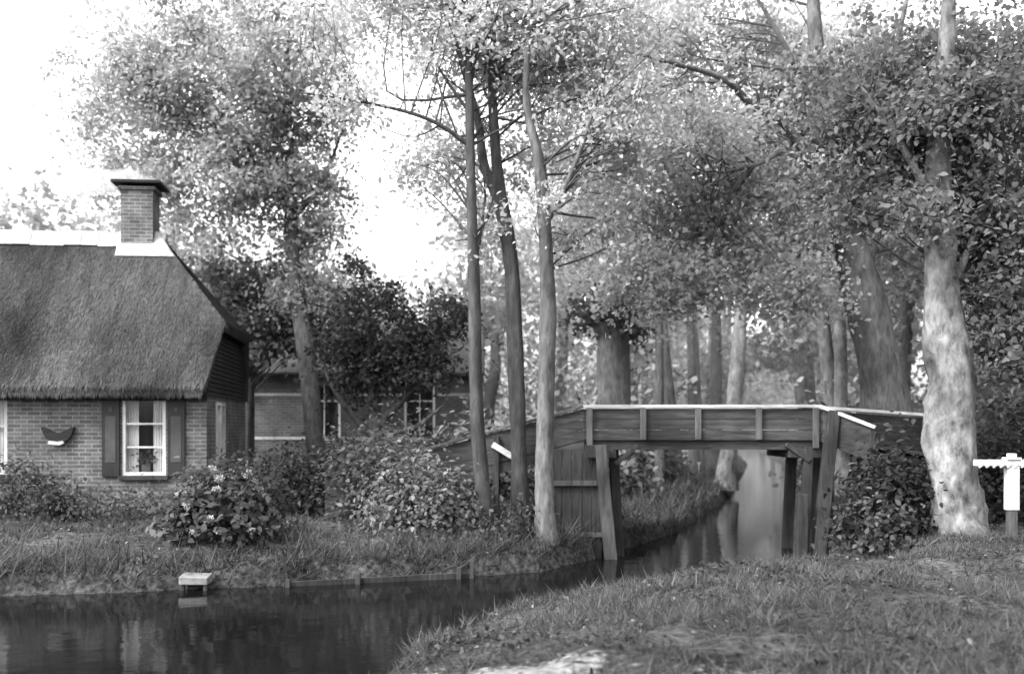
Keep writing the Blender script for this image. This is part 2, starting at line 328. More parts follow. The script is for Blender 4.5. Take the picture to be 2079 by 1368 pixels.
def straw(n,A,B,C_,Dn,lenn,parent,name,gain=1):
    A,B,C_,Dn=[np.array(q,float) for q in (A,B,C_,Dn)]
    u=rng.random(n)[:,None];v=rng.random(n)[:,None]; P=(A*(1-u)+B*u)*(1-v)+(Dn*(1-u)+C_*u)*v
    nn=np.cross(B-A,Dn-A); nn/=np.linalg.norm(nn); 
    if nn[2]<0: nn=-nn
    down=np.array([0,0,-1.])-nn*(-nn[2]); down/=np.linalg.norm(down); side=np.cross(nn,down)
    d=down+rng.normal(size=(n,3))*.08; ln=lenn*rng.uniform(.5,1.5,n)[:,None]; P=P+nn*rng.uniform(.0,.015,n)[:,None]
    w=side*.007*rng.uniform(.6,1.6,n)[:,None]
    V=np.stack([P-w,P+w,P+d*ln+nn*rng.uniform(0,.022,n)[:,None]],1).reshape(-1,3)
    pt=(.35+1.3*vnoise(P[:,0]+50,P[:,2]*.7+20,1.2,5))*(.75+.5*vnoise(P[:,0]+50,P[:,2]*.3+20,9,6))
    return arrmesh(name,V,3,M_straw,rng.uniform(.6,1.35,n)*pt*gain,parent)
straw(75000,(-6.5,EV,E),a2,a4,(-6.5,RY,RZ),.12,H,'straw_front')
straw(9000,a2,a3,a4,a4,.12,H,'straw_verge')
straw(10000,a3,m(a3),a4,a4,.12,H,'straw_hip')
straw(5000,(-6.5,EV,E+.01),(.0,EV,E+.01),(.0,EV-.005,E-.14),(-6.5,EV-.005,E-.14),.08,H,'straw_eave')
b=MB()
for i in range(40):
    x1=-1.2-i*.32; x0=x1-.325; dz=.012*math.sin(i*1.7)
    b.hexa([(x0,RY-.3,RZ-.25+dz),(x1,RY-.3,RZ-.25+dz),(x1,RY+.3,RZ-.25+dz),(x0,RY+.3,RZ-.25+dz),(x0,RY-.07,RZ+.07+dz),(x1,RY-.07,RZ+.07+dz),(x1,RY+.07,RZ+.07+dz),(x0,RY+.07,RZ+.07+dz)],M_ridge)
b.hexa([(-2.1,RY-.5,RZ-.47),(-.95,RY-.5,RZ-.47),(-.95,RY+.5,RZ-.5),(-2.1,RY+.5,RZ-.5),(-2.1,RY-.1,RZ+.085),(-1.35,RY-.1,RZ+.085),(-1.35,RY+.1,RZ+.085),(-2.1,RY+.1,RZ+.085)],M_ridge)
b.make('ridge_capping',H,.02)
b=MB(); cx=-1.72
b.box(cx-.31,cx+.31,RY-.3,RY+.3,RZ-.3,RZ+.86,M_brick); b.box(cx-.36,cx+.36,RY-.35,RY+.35,RZ+.86,RZ+.93,M_brick)
b.box(cx-.47,cx+.47,RY-.45,RY+.45,RZ+.98,RZ+1.04,M_tar)
for dx in (-.3,.22): b.box(cx+dx,cx+dx+.08,RY-.3,RY+.3,RZ+.93,RZ+.98,M_tar)
b.make('chimney',H,.008)
def window(parent,x0,x1,z0,z1,y,bars=(.66,.36),vert=True,curt=True,nm='window'):
    b=MB(); t=.055
    b.box(x0,x0+t,y-.02,y+.08,z0,z1,M_white); b.box(x1-t,x1,y-.02,y+.08,z0,z1,M_white)
    b.box(x0+t,x1-t,y-.02,y+.08,z1-t,z1,M_white); b.box(x0+t,x1-t,y-.02,y+.08,z0,z0+t,M_white)
    for q in bars:
        zz=z0+(z1-z0)*q; b.box(x0+t,x1-t,y+.01,y+.05,zz-.018,zz+.018,M_white)
    if vert: b.box((x0+x1)/2-.012,(x0+x1)/2+.012,y+.012,y+.048,z0+t,z1-t,M_white)
    b.make(nm+'_frame',parent,.004)
    b=MB(); b.poly([(x0+t,y+.03,z0+t),(x1-t,y+.03,z0+t),(x1-t,y+.03,z1-t),(x0+t,y+.03,z1-t)],M_glass); b.make(nm+'_glass',parent)
    if curt:
        b=MB(); W=x1-x0
        for (ca,cb) in ((x0+.03,x0+W*.33),(x1-W*.33,x1-.03)):
            k=10
            for i in range(k):
                p=ca+(cb-ca)*i/k;q=ca+(cb-ca)*(i+1)/k; ya=y+.13+.02*(i%2); yb=y+.13+.02*((i+1)%2)
                b.poly([(p,ya,z0+.05),(q,yb,z0+.05),(q,yb,z1-.03),(p,ya,z1-.03)],M_cur)
        b.make(nm+'_curtains',parent)
window(H,w1[0],w1[1],w1[2],w1[3],.03,vert=False); window(H,w0[0],w0[1],w0[2],w0[3],.03,bars=(.62,))
b=MB()
for (s0,s1) in ((-1.8,-1.5),(-.67,-.37)):
    b.box(s0,s1,-.05,-.004,1.15,2.5,M_shut); 
    b.box(s0+.06,s1-.06,-.058,-.05,1.4,2.22,M_shut2); b.box((s0+s1)/2-.03,(s0+s1)/2+.03,-.06,-.05,2.3,2.38,M_shut2)
b.make('shutters',H,.004)
b=MB(); b.box(w1[0]-.05,w1[1]+.05,-.09,.02,1.09,1.165,M_woodv); b.box(w0[0]-.05,w0[1]+.05,-.09,.02,1.12,1.195,M_woodv); b.make('window_sills',H,.005)
b=MB()
for yy in (gy0,gy0+.47,gy1-.06): b.box(-.08,.03,yy,yy+.06,1.2,2.5,M_white)
b.box(-.08,.028,gy0+.06,gy1-.06,1.2,1.26,M_white); b.box(-.08,.028,gy0+.06,gy1-.06,2.44,2.5,M_white); b.make('gable_window_frame',H)
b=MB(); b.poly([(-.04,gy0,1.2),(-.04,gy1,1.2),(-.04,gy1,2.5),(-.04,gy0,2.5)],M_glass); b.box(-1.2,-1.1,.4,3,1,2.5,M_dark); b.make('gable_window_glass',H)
b=MB(); b.box(-1.15,-1.0,.09,.2,1.23,1.36,M_shut2); b.make('flower_pot',H)
Pp=np.array([-1.08,.14,1.48])+rng.normal(size=(140,3))*np.array([.09,.02,.08]); leaves('pot_plant',Pp,.07,M_leafM,rng.uniform(.6,1.4,140),H)
b=MB(); pts=[]
for i in range(13):
    t=i/12; pts.append((-2.82+.56*t, 1.98+.05*math.cos(t*2*math.pi)))
low=[(-2.82+.56*(1-i/12), 1.98+.03-.28*math.sin(math.pi*(1-i/12))**.6) for i in range(1,12)]
b.prism(pts+low,-.1,-.006,M_tar); b.prism([(-2.7,1.73),(-2.5,1.71),(-2.42,1.75),(-2.45,1.79),(-2.54,1.77),(-2.68,1.79)],-.12,-.104,M_lwood)
b.make('wall_planter',H)
# chimney smoke : thin drifting volume
M_smoke,nt,out=newmat('smoke'); vs=N(nt,'ShaderNodeVolumeScatter'); vs.inputs[0].default_value=(1,1,1,1); vs.inputs['Density'].default_value=1.3; nt.links.new(vs.outputs[0],out.inputs['Volume'])
import bmesh
from mathutils import Matrix
bm=bmesh.new()
for (x,y,z,r) in ((-7.5,22,6.98,.26),(-7.85,22,7.05,.36),(-8.3,22,7.0,.44),(-8.85,22,6.9,.4)):
    bmesh.ops.create_icosphere(bm,subdivisions=3,radius=1,matrix=Matrix.Translation((x,y,z))@Matrix.Diagonal((r*1.3,r,r*.6,1)))
me=D.meshes.new('chimney_smoke'); bm.to_mesh(me); bm.free(); me.materials.append(M_smoke); link(D.objects.new('chimney_smoke',me))
# autumn mist hanging among the trees
M_mist,nt,out=newmat('mist'); vs=N(nt,'ShaderNodeVolumeScatter'); vs.inputs[0].default_value=(1,1,1,1); vs.inputs['Density'].default_value=.007; nt.links.new(vs.outputs[0],out.inputs['Volume'])
b=MB(); b.box(-60,70,26,175,.9,20,M_mist); b.make('mist')
# ---------------------------------------------------------------- brick house behind
H2=empty('brick_house',(-8.2,28,0),math.radians(2))
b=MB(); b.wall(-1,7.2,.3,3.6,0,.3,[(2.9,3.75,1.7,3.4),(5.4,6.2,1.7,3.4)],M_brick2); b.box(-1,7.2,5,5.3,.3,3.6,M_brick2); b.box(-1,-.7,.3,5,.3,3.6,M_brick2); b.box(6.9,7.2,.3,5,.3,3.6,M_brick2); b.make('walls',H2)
b=MB()
for z in (1.72,2.85,3.46):
    for (p,q) in ((-1,2.85),(3.8,5.35),(6.25,7.2)): b.box(p,q,-.02,-.003,z,z+.07,M_ridge)
b.make('plaster_bands',H2)
window(H2,2.9,3.75,1.7,3.4,.03,bars=(.6,),curt=False); window(H2,5.4,6.2,1.7,3.4,.03,bars=(.6,),curt=False,nm='window_b')
b=MB(); b.box(-.7,6.9,1.5,1.6,.3,3.6,M_dark); b.make('interior_wall',H2)
roofpoly('tiled_roof',[((-1.3,-.4,3.45),(7.5,-.4,3.45),(7.5,2.65,5.0),(-1.3,2.65,5.0)),((-1.3,5.7,3.45),(-1.3,2.65,5.0),(7.5,2.65,5.0),(7.5,5.7,3.45))],M_roof2,.12,H2)
b=MB()
for xx in (-.9,6.95): b.hexa([(xx,.1,3.6),(xx+.15,.1,3.6),(xx+.15,5.2,3.6),(xx,5.2,3.6),(xx,2.6,4.75),(xx+.15,2.6,4.75),(xx+.15,2.7,4.75),(xx,2.7,4.75)],M_tar)
b.make('gables',H2)
def dhouse(name,x,y,w,d,hw,hr,rz=0):
    e=empty(name,(x,y,0),rz); b=MB(); wins=[(w*.2,w*.2+.9,1.3,2.5),(w*.65,w*.65+.9,1.3,2.5)]
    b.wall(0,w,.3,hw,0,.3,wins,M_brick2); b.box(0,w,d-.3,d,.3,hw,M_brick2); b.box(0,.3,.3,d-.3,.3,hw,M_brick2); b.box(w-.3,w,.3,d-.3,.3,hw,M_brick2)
    b.box(.3,w-.3,1.2,1.3,.3,hw,M_dark); b.make('walls',e)
    for i,q in enumerate(wins): window(e,*q,.03,bars=(.5,),curt=False,nm='window_%d'%i)
    roofpoly('roof',[((-.3,-.4,hw-.1),(w+.3,-.4,hw-.1),(w-1.2,d/2,hr),(1.2,d/2,hr)),((-.3,d+.4,hw-.1),(1.2,d/2,hr),(w-1.2,d/2,hr),(w+.3,d+.4,hw-.1)),((-.3,-.4,hw-.1),(1.2,d/2,hr),(-.3,d+.4,hw-.1)),((w+.3,-.4,hw-.1),(w+.3,d+.4,hw-.1),(w-1.2,d/2,hr))],M_thatch,.2,e)
dhouse('farm_cottage',18.6,44,9,6,2.7,6.2); dhouse('farm_cottage',-24,33,9.5,7,3,8.3)
# ---------------------------------------------------------------- footbridge
B=empty('wooden_footbridge',(0,0,0)); Y0=16.8; Y1=18.2
b=MB()
def panel(xa,za,xb,zb,y,n=3,hh=.5,m=M_wood):
    for i in range(n):
        t0=.03+hh*i/n; t1=.03+hh*(i+1)/n-.012
        b.prism([(xa,za-t0),(xb,zb-t0),(xb,zb-t1),(xa,za-t1)],y+.004*(i%2),y+.045,m)
xl,xr,zt=1.145,4.77,2.34
panel(xl,zt,xr,zt,Y0); panel(xl,zt,xr,zt,Y1)
panel(-2.9,1.26,xl-.02,zt,Y0,4,.66); panel(-2.9,1.26,xl-.02,zt,Y1,4,.66)
b.make('side_boards',B,.004)
b=MB()
for Yq in (Y0,Y1):
    b.prism([(xl-.04,zt-.015),(xr+.02,zt-.015),(xr+.02,zt+.03),(xl-.04,zt+.03)],Yq-.05,Yq+.1,M_lwood)
    b.prism([(-2.9,1.25),(xl-.043,zt-.02),(xl-.043,zt+.02),(-2.9,1.29)],Yq-.05,Yq+.1,M_woodm)
b.make('handrail_caps',B,.006)
b=MB()
for q in (1.2,2.03,2.88,3.82,4.7):
    b.box(q-.045,q+.045,Y0-.06,Y0-.003,1.83 if q not in(1.2,4.7) else 1.7,zt-.02,M_woodm)
for q in (-.25,-1.6): 
    zz=zt-(xl-q)*.3; b.box(q-.045,q+.045,Y0-.06,Y0-.003,.4,zz-.03,M_woodv)
    b.box(q-.045,q+.045,Y1-.06,Y1-.003,.4,zz-.03,M_woodv)
b.beam((-.3,Y0-.09,1.76),(.12,Y0-.09,1.5),.03,.09,M_lwood)
b.make('stanchions',B,.005)
b=MB()
for i in range(24): b.box(xl+.15*i,xl+.15*i+.143,Y0+.05,Y1-.01,1.80,1.85,M_wood)
for i in range(26):
    x1=xl-.155*i; z1=1.84-.267*(.155*i); b.box(x1-.15,x1,Y0+.05,Y1-.01,z1-.05,z1,M_wood)
b.beam((xl-.1,Y0+.12,1.74),(xr+.1,Y0+.12,1.74),.12,.13,M_wood); b.beam((xl-.1,Y1-.1,1.74),(xr+.1,Y1-.1,1.74),.12,.13,M_wood)
b.make('deck',B)
b=MB()
b.beam((1.36,Y0-.08,1.75),(1.56,Y0-.14,-.5),.17,.19,M_woodm,.2,.2)
b.beam((1.6,Y0+.3,1.68),(1.72,Y0+.3,-.5),.15,.15,M_woodv); b.beam((1.5,Y1,1.68),(1.75,Y1,-.5),.16,.16,M_woodv)
b.box(1.13,1.5,Y0-.17,Y0-.07,1.55,1.75,M_woodv); b.box(1.2,1.62,Y0+.05,Y1+.1,1.54,1.67,M_woodv)
b.beam((4.96,Y0-.09,2.28),(4.66,Y0-.12,-.4),.17,.17,M_woodv,.2,.2); b.beam((4.62,Y0+.1,1.72),(4.5,Y0+.02,-.4),.14,.14,M_woodv)
b.beam((4.45,Y0-.2,1.0),(4.42,Y0-.22,-.4),.15,.15,M_woodv); b.beam((4.7,Y1,1.7),(4.6,Y1,-.4),.16,.16,M_woodv)
b.box(4.3,4.85,Y0+.03,Y1+.1,1.55,1.67,M_woodv)
b.beam((4.25,Y0+.02,1.76),(4.62,Y0+.02,1.5),.06,.07,M_woodv); b.beam((1.95,Y0+.02,1.74),(1.6,Y0+.02,1.45),.06,.07,M_woodv)
b.make('piles_and_braces',B,.01)
b=MB()
for i in range(5): b.box(.62+i*.155,.62+i*.155+.147,Y0-.04+.012*(i%2),Y0+.02,-.3,1.68-.02*(i%3),M_woodv)
b.box(.6,1.43,Y0-.1,Y0-.045,1.12,1.2,M_woodm); b.box(.58,1.43,Y0-.1,Y0-.045,.33,.40,M_woodm)
for i in range(7): b.box(1.42,1.47,Y0+.05+i*.19,Y0+.05+i*.19+.18,-.3,1.5,M_woodv)
for i in range(7): b.box(4.95,5.0,Y0+.05+i*.19,Y0+.05+i*.19+.18,-.3,1.6,M_woodv)
b.make('abutment_boards',B,.004)
b=MB()
def wing(p,q,hh,m1,nb=3):
    p=Vector(p);q=Vector(q)
    for i in range(nb):
        o=Vector((0,0,-(.05+hh*(i+.5)/nb))); b.beam(p+o,q+o,.04,hh/nb-.012,M_wood)
    b.beam(p,q,.14,.05,m1)
wing((xr+.03,Y0,zt),(5.52,Y0-.35,2.02),.5,M_lwood); wing((xr+.05,Y1,zt+.04),(7.35,Y1+1.0,2.24),.62,M_white,4)
for q in ((5.5,Y0-.3,2.0),(7.3,Y1+1.05,2.1),(6.1,Y1+.6,2.1)): b.beam((q[0],q[1],.3),q,.11,.11,M_woodv)
for i in range(18):
    x0=xr+.12+i*.145; z=1.83-.02*i; b.box(x0,x0+.138,Y0+.06,Y1+.02+.045*i,z-.05,z,M_wood)
b.make('wing_rails',B,.004)
# ---------------------------------------------------------------- bank fittings
R=empty('timber_bank_edging',(0,0,0)); b=MB()
pl=[(-2.9,13.75),(-2.2,13.96),(-1.3,14.28),(-.5,14.56)]
for i in range(len(pl)-1): b.beam((*pl[i],.01+.01*i),(*pl[i+1],.02),.035,.1,M_woodv)
for x,y,z in ((-2.85,13.7,.1),(-2.0,13.96,.14),(-.72,14.43,.16),(-.55,14.48,.24)): b.beam((x,y,-.4),(x+.02,y,z),.06,.06,M_woodv)
b.make('boards_and_stakes',R,.006)
b=MB(); b.hexa([(-4.1,13.32,.08),(-3.76,13.38,.07),(-3.76,13.62,.08),(-4.1,13.57,.09),(-4.1,13.32,.18),(-3.76,13.38,.16),(-3.76,13.62,.19),(-4.1,13.57,.21)],M_stepw)
for q in (-4.1,-3.82): b.box(q,q+.05,13.39,13.44,-.5,.07,M_woodv)
b.make('mooring_step',None,.012)
G=empty('white_fence',(0,0,0)); b=MB()
b.box(6.38,6.53,13.93,14.07,.95,1.52,M_white); b.box(6.40,6.51,13.94,14.06,.3,.95,M_woodm); b.box(6.36,6.55,13.91,14.09,1.6,1.63,M_white); b.box(6.41,6.50,13.94,14.06,1.63,1.68,M_white)
b.box(5.98,7.6,13.94,14.06,1.52,1.60,M_white); b.box(7.5,7.62,13.95,14.05,.3,1.5,M_white)
b.make('post_and_rail',G,.012)
b=MB()
for i in range(18): 
    x=6.0+i*.09; b.beam((x,13.925,1.5),(x+.06,13.925,1.545),.03,.025,M_lwood)
b.make('rope',G,.006)
W=empty('white_garden_bench',(5.4,34.0,.5)); b=MB()
for z in (.42,.62,.78): b.box(-.45,.45,.0 if z>.5 else -.35,.03,z,z+.06 if z>.5 else z+.04,M_white)
for x in (-.42,.36): b.box(x,x+.06,.03,.08,-.1,.84,M_white); b.box(x,x+.06,-.34,-.28,-.1,.42,M_white)
b.make('slats_and_legs',W)
# ---------------------------------------------------------------- trees
tree('maple_tree',[[(-4.2,24,.3,.34),(-4.28,24,1.0,.24),(-4.38,24,1.8,.22),(-4.58,24,3.85,.19),(-4.83,24,5.5,.165),(-4.9,24,7.1,.14),(-4.96,24,8.8,.1),(-5,24,11.5,.04)],
  [(-4.9,24,6.9,.08),(-5.9,23.8,7.9,.05),(-7.6,23.5,9.0,.02)],[(-4.9,24,6.6,.07),(-4.2,24.2,7.6,.05),(-3.7,24,8.8,.02)],[(-4.95,24,8.4,.07),(-6,24,9.6,.05),(-7,24,11,.02)]],
  [(-6.3,24,9.9,3.0,2.0,2.3,160),(-8.4,23.8,9.2,1.4,1.2,1.6,48),(-5.0,24,9.6,1.5,1.4,2.4,78),(-6.7,23.6,7.3,2.3,1.3,1.0,72),(-4.5,24.3,6.9,1.0,1.0,1.0,34),(-4.6,24.3,5.2,1.0,1.0,.5,14)],112,.6,.11,M_leafA,M_barkm,.3,4)
tree('ash_tree',[[(-.37,16.1,.3,.17),(-.4,16.1,.75,.125),(-.46,16.1,1.4,.11),(-.53,16.1,2.5,.1),(-.57,16.1,4.27,.085),(-.62,16.1,6.2,.07),(-.66,16.1,8.6,.03)],
  [(-.62,16.1,6.2,.04),(-1.2,16,6.55,.03),(-2.0,15.9,6.75,.02),(-3.1,15.8,6.9,.01)]],
  [(-1,16.9,6.2,.7,.6,.8,26),(-.8,16.6,8.3,1.5,1.2,1.2,72),(-2.5,16.4,8.6,1.5,1.0,.8,38),(-2.3,16,6.9,1.0,.3,.2,9),(-.7,16.7,5.0,.5,.3,.6,9)],84,.42,.08,M_leafB,M_bark,.35,4.2)
tree('ash_tree',[[(.15,16.5,.3,.2),(.13,16.5,.8,.14),(.1,16.5,1.6,.125),(.07,16.5,2.6,.12),(0,16.5,4.4,.12),(-.17,16.5,5.45,.1),(-.26,16.5,6.4,.08),(-.3,16.5,7.6,.05),(-.2,16.5,9,.02)],
  [(-.15,16.5,5.4,.09),(-.42,16.5,6.0,.075),(-.52,16.5,6.7,.06),(-.9,16.5,8,.03)]],
  [(.2,16.9,8.1,1.5,1.2,1.2,116),(.2,17.4,6.6,.7,.5,.7,20)],84,.42,.08,M_leafB,M_bark,.35,4.6)
tree('ash_tree',[[(.5,15.9,.3,.2),(.48,15.9,.75,.15),(.48,15.9,1.2,.135),(.49,15.9,2.2,.13),(.52,15.9,3.8,.115),(.48,15.9,5.0,.1),(.4,15.9,5.9,.085),(.2,15.9,6.9,.05),(.3,15.9,8.4,.02)],
  [(.48,15.9,5.0,.06),(.9,15.8,5.8,.04),(1.3,15.8,7.0,.02)]],
  [(1.35,16.6,6.5,1.0,.9,1.3,90),(1.3,16.6,8.2,1.4,1.1,1.0,84),(1.1,16.4,5.1,.7,.5,.6,24),(.4,15.6,5.3,.3,.2,.3,5)],84,.42,.08,M_leafB,M_barkm,.3,4.2)
tree('added_shade_tree',[[(7.1,20,.2,.62),(7.03,20,1.0,.5),(7.0,20,1.7,.47),(6.82,20,2.9,.42),(6.48,20,4.4,.36),(6.12,20,5.9,.26),(5.82,20,7.6,.19),(5.6,20,9.2,.14),(5.5,20,11,.06)],
  [(6.1,20,6.0,.14),(4.91,19.3,7.35,.085),(4.2,18.9,7.62,.07),(3.6,18.5,7.97,.055),(2.54,18,8.1,.035),(1.44,17.6,8.24,.015)],[(6.45,20,4.6,.16),(6.75,20.1,6.2,.12),(6.9,20,8,.08),(7.3,20,10,.04)],
  [(5.1,19.5,7.2,.06),(4.4,19.2,6.7,.04),(3.4,18.8,6.4,.02)],[(5.9,20,7.2,.07),(5.0,19.6,8.8,.05),(4.2,19.4,10,.02)]],
  [(4.1,20.9,8.6,2.8,1.3,2.0,240),(2.6,19.6,6.3,1.6,1.0,1.3,104),(4.5,20.0,5.9,1.6,.9,1.4,96),(2.6,18.9,4.6,1.3,.9,.7,46),(4.7,18.9,4.5,1.1,.8,.6,30),(7.0,21.6,8.3,2.2,.9,2.2,110),(8.2,21,5.6,1.2,.8,1.3,46),(5.9,19.3,6.6,.6,.3,.5,8),(3.4,18.3,7.4,1.2,.4,.3,14)],96,.5,.098,M_leafR,M_barkm,.2,5)
tree('maple_tree',[[(6.25,15,.3,.5),(6.2,15,.6,.4),(6.13,15,1.1,.345),(6.04,15,1.8,.32),(6.12,15,2.6,.33),(5.97,15,3.4,.27),(5.92,15,4.5,.21),(5.9,15,5.7,.16),(6.0,15,7.2,.11),(6.1,15,9,.04)],
  [(5.95,15,3.6,.07),(6.4,15.1,4.6,.05),(6.9,15.1,6,.02)],[(5.9,15,5.0,.07),(5.4,15,5.9,.045),(4.8,14.9,6.7,.02)]],
  [(6.2,15.7,7.0,1.8,.9,1.4,140),(6.9,15.3,4.9,.8,.8,1.2,84),(4.9,15.4,5.9,.8,.6,1.0,36),(6.1,14.6,6.5,1.1,.3,.6,28),(7.0,14.9,3.5,.5,.6,.7,36),(5.5,14.6,5.0,.35,.3,.5,10)],92,.42,.095,M_leafX,M_barkp,.35,3,wob=.1,sides=18)
tree('birch_tree',[[(7.35,24,.3,.2),(7.3,24,1.6,.16),(7.28,24,4,.14),(7.2,24,7,.1),(7.2,24,10,.04)]],[(7.2,24,9,2.4,2,2.4,60)],80,.6,.15,M_leafR,M_barkp,.3,5,T=T4)
tree('pollard_tree',[[(2.75,28,.3,.55),(2.7,28,1,.45),(2.65,28,2.4,.43),(2.6,28,4,.42),(2.55,28,4.7,.5)],[(2.6,28,4.5,.16),(2.1,28,5.6,.1),(1.6,28,7,.04)],[(2.6,28,4.5,.16),(3.0,28,5.8,.1),(3.3,28,7.4,.04)]],
  [(2.5,27.8,5.0,1.0,.8,.5,34)],80,.5,.15,M_leafD,M_barkm,.4,4,T=T4)
tree('apple_tree',[[(-3.0,23,.3,.2),(-2.95,23,1.4,.15),(-2.9,23,2.3,.13),(-3.0,23,3.6,.08),(-3.1,23,5,.03)],[(-2.93,23,2.0,.1),(-2.2,22.8,2.7,.06),(-1.5,22.7,3.6,.03)],[(-2.93,23,1.8,.09),(-3.6,22.8,2.6,.06),(-4.1,22.8,3.6,.03)],[(-2.9,23,1.9,.07),(-2.1,22.6,2.0,.05),(-1.4,22.5,2.5,.02)]],
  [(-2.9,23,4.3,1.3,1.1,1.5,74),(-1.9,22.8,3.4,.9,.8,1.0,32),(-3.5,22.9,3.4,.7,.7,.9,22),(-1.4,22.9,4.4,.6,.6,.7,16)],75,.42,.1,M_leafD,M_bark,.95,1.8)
tree('plum_tree',[[(-6.3,25.8,.3,.16),(-6.25,25.8,2.4,.12),(-6.2,25.8,4,.08),(-6.1,25.8,6,.03)]],[(-6.3,25.6,4.9,1.5,.7,1.4,100),(-5.0,25.4,4.6,1.0,.5,1.0,40)],80,.5,.13,M_leafX,M_bark,.5,2)
FT=empty('distant_trees',(0,0,0))
dl=[(-15.6,36,10.6,3.0),(-19.5,41,9.0,3),(-12.6,40,9.6,3),(-10.3,34,9.6,2.8),(-7.8,36,8.6,2.6),(-5.6,35,7.9,2.2),(-3.2,36,7.4,2.4),(-.8,35,9.2,2.4),(1.6,38,12.5,3),(3.4,33,13,2.8),(4.4,42,13,3),(6.2,50,14,3.4),(8.8,62,14,4),
(9.7,27,12.5,2.8),(11.6,34,13,3.2),(13.4,42,14,3.4),(16,50,14,3.6),(19.5,62,15,4),(12.4,26,12,3),(15.2,32,13,3.4),(18.5,38,13,3.6),(11.0,21.5,10,2.4),(13.5,20,10,2.6),(22,48,14,4),(27,60,15,4),(23,84,15,4),(30,104,16,5),(11,78,15,4),(36,130,18,6),(22,128,18,6),(-24,48,11,3.4),(-1.5,50,8.5,3.5),(2,56,14,4),(-9,50,8.5,3.5)]
ells=[(11.8,53,4.5,1.6,2,2.6,44),(16.2,66,5,1.8,2,3,50),(16.6,80,4,2,2,3.4,60),(21,86,4,2,2,3.4,60),(20,104,5,4,2,5,120),(7.5,40,4.2,1.2,1.5,1.6,26),(8.6,33,5.2,1.5,1.5,1.4,30)];tr=[]
for (x,y,h,r) in dl:
    nc=int(19*r); ells.append((x,y,h-r*1.15 if h<11 else h*.62,r,r,r*1.15 if h<11 else h*.36,int(nc*1.35)))
    if h>11: ells.append((x,y,3.2,r*.8,r*.8,1.0,8))
    tr.append(([(x,y,.2,.3),(x+rng.normal()*.1,y,2.5,.22),(x+rng.normal()*.4,y,h*.5,.17),(x+rng.normal()*.6,y,h*.9,.05)],8,4))
# rows of trunks following both canal banks into the distance
for i,y in enumerate(np.concatenate([np.arange(27,60,2.9),np.arange(60,110,6)])):
    lx=np.interp(y,[21,29,34,60,140],[3.2,5.6,6.9,13,28]); rx=np.interp(y,[22,34,60,140],[5.9,8.9,15.2,30])
    for bx,s in ((lx-.7,-1),(rx+.7,1),(lx-3.4,-1)):
        x=bx+s*rng.uniform(0,.9); yy=y+rng.normal()*.6; l=rng.normal()*.35; r=rng.uniform(.12,.24)
        if s==-1 and y<31 and bx<4: continue
        tr.append(([(x,yy,.2,r*1.35),(x+l*.2,yy,1.2,r),(x+l,yy,4.5,r*.8),(x+l*1.6,yy,9,.05)],8,4))
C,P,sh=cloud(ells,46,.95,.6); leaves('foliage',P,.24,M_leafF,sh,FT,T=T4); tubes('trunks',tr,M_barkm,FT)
tubes('branches',twigs(C,[t[0] for t in tr],.2,.05,3),M_barkm,FT)
for (x,y,lean,h) in ((6.3,32,.5,11),(9.9,36,-.5,12)):
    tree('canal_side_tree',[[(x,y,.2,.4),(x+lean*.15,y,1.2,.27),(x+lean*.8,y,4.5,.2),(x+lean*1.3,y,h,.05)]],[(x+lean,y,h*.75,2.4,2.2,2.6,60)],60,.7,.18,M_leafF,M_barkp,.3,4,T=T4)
# unseen tree added on the near bank to shade the foreground
tree('added_shade_tree',[[(-3.2,-4,.3,.5),(-3.2,-4,2,.35),(-3.0,-3.6,5,.28),(-3,-3,9,.12)],[(-3.1,-3.8,4.5,.15),(-3.6,-.5,7.5,.1),(-4,2.5,9,.04)]],
  [(-3.6,1.0,9.2,4.6,4.2,1.7,150)],48,.8,.2,M_leafM,M_barkm,.3,4,T=T4)
xx=np.arange(-150,190,7.); ells=[(x+rng.normal()*2,150+rng.normal()*10,5,6,5,6.5 if x>-6 else 4.5,36) for x in xx]
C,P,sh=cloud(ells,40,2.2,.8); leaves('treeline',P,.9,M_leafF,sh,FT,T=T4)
def shrub(name,x,y,rx,ry,rz,nc,per,ls,mat,cr=.25,z0=None,fl=None):
    e=empty(name,(0,0,0)); h=float(height(np.array([x]),np.array([y]))[0][0]) if z0 is None else z0
    d=nrm(rng.normal(size=(nc,3))); d[:,2]=np.abs(d[:,2]); r=rng.uniform(.5,1.18,nc)
    C=np.array([x,y,h])+d*r[:,None]*np.array([rx,ry,rz]); idx=np.repeat(np.arange(nc),per)
    P=C[idx]+rng.normal(size=(len(idx),3))*cr*.55; P[:,2]=np.maximum(P[:,2],h+.02)
    sh=rng.uniform(.5,1.5,nc)[idx]*rng.uniform(.7,1.3,len(idx))
    leaves('foliage',P,ls,mat,sh,e,up=.7,nb=(P-np.array([x,y,h]))/max(rx,rz))
    tubes('stems',[([(x+rng.normal()*.08,y+rng.normal()*.08,h-.05,.02),(*((np.array([x,y,h])+c)/2+np.array([0,0,.1])),.012),(*c,.004)],5,3) for c in C[:max(8,nc//3)]],M_bark,e)
    if fl:
        d=[]
        while len(d)<fl:
            q=rng.normal(size=3); q/=np.linalg.norm(q)
            if q[2]>-.05 and q[1]<.35 and all(np.linalg.norm(q-o)>.27 for o in d): d.append(q)
        F=[]
        for q in d:
            c=np.array([x,y,h])+q*np.array([rx,ry,rz])*rng.uniform(1.0,1.16); c[2]=max(c[2],h+.14)
            s=nrm(rng.normal(size=(130,3))); F.append(c+s*rng.uniform(.035,.06)*np.array([1,1,.8]))
        F=np.concatenate(F); leaves('flower_heads',F,.032,M_flower,rng.uniform(.6,1.15,len(F)),e,up=.2,T=T4)
    return e
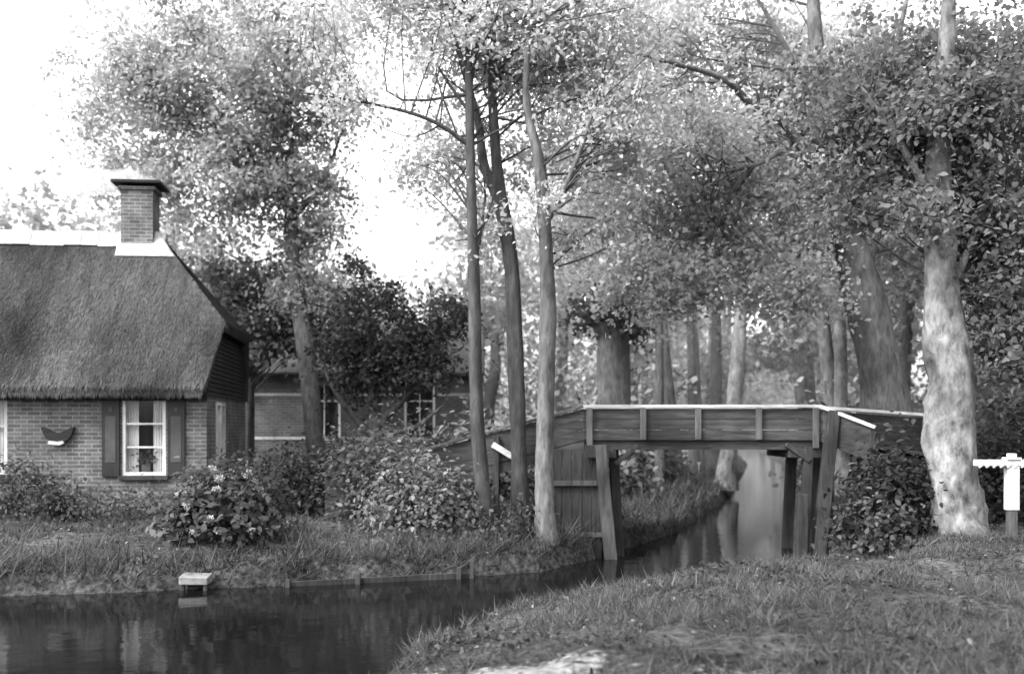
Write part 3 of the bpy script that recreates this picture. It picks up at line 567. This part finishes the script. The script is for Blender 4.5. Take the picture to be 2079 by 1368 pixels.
shrub('hydrangea_bush',-3.95,14.75,.78,.6,.85,130,34,.11,M_leafM,.2,fl=24)
shrub('garden_shrub',-1.35,15.9,.75,.6,1.05,90,40,.085,M_leafX,.3)
shrub('garden_shrub',-2.0,16.7,.8,.6,1.35,90,40,.085,M_leafM,.3)
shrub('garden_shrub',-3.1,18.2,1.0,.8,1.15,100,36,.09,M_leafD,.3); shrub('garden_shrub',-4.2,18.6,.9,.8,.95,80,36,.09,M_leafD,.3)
shrub('garden_shrub',-2.2,19.5,1.3,.7,1.35,110,36,.09,M_leafM,.3); shrub('garden_shrub',-.7,16.6,.6,.5,.6,40,36,.08,M_leafM,.25)
shrub('rose_bush',-8.1,17.6,.6,.5,.95,50,30,.08,M_leafM,.3); shrub('rose_bush',-7.3,17.8,.5,.4,.6,36,30,.08,M_leafX,.25)
shrub('rose_bush',-5.6,17.6,.7,.5,.4,30,30,.08,M_leafM,.25)
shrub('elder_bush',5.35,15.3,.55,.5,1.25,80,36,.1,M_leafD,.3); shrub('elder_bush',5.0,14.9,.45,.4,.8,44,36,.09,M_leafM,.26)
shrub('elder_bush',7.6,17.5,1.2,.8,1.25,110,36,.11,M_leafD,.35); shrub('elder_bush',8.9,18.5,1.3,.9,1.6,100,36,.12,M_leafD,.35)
shrub('elder_bush',.25,16.4,.35,.2,.35,20,30,.08,M_leafM,.2); shrub('elder_bush',-.1,15.7,.5,.3,.25,20,30,.07,M_leafM,.2)
for i,(x,y,r,z) in enumerate([(2.2,24,1,1.1),(.5,25,1.4,1.6),(-.5,21,1.1,1.5),(3.6,30,1,1.2),(1.5,31,2,2),(8,27,1,1.6),(10.5,30,2,2.2),(12,38,2.5,2.6),(11,24,2,2.4),(14,28,2.5,2.4),(5,40,1.5,1.5),(-2,27,1.2,1.2),(-13,30,3,3)]):
    shrub('hedgerow_shrub',x,y,r,r*.8,z,70,36,.16,M_leafM if i%2 else M_leafX,.45)
x=rng.uniform(-9.5,-4.9,9000); y=rng.uniform(15.6,18.9,9000); h,_,_=height(x,y); m_=rng.random(9000)<(.35+.5*np.sin(x*3+y)**2)
leaves('garden_border_plants',np.stack([x[m_],y[m_],h[m_]+rng.random(m_.sum())**2*.45*(y[m_]>17)+.03],1),.07,M_leafM,rng.uniform(.5,1.5,m_.sum()),None)
# ---------------------------------------------------------------- light + camera
el=math.radians(46); az=(-.82,-.57)
sun=D.lights.new('sun','SUN'); sun.energy=2.8; sun.angle=math.radians(4); sun.color=(1,.995,.985); so=link(D.objects.new('sun',sun))
dv=Vector((az[0]*math.cos(el),az[1]*math.cos(el),math.sin(el))).normalized(); so.rotation_euler=dv.to_track_quat('Z','Y').to_euler()
w=D.worlds.new('World'); S.world=w; w.use_nodes=True; nt=w.node_tree; bg=nt.nodes['Background']
sk=nt.nodes.new('ShaderNodeTexSky'); sk.sky_type='NISHITA'; sk.sun_disc=False; sk.sun_elevation=el; sk.sun_rotation=math.atan2(az[0],az[1]); sk.dust_density=5; sk.air_density=1.5
bw=nt.nodes.new('ShaderNodeRGBToBW'); ga=nt.nodes.new('ShaderNodeMath'); ga.operation='MULTIPLY'; ga.inputs[1].default_value=5.3
nt.links.new(sk.outputs[0],bw.inputs[0]); nt.links.new(bw.outputs[0],ga.inputs[0]); nt.links.new(ga.outputs[0],bg.inputs[0]); bg.inputs[1].default_value=.15
cam=D.cameras.new('camera'); cam.lens=38.1; cam.sensor_width=36; cam.shift_y=.0895; cam.clip_end=3000; cam.clip_start=.1
cam.dof.use_dof=True; cam.dof.focus_distance=12.5; cam.dof.aperture_fstop=1.0
co=link(D.objects.new('camera',cam)); co.location=(0,0,2.0); co.rotation_euler=(math.radians(90),0,0); S.camera=co
S.view_settings.view_transform='Standard'; S.view_settings.look='None'; S.view_settings.exposure=0
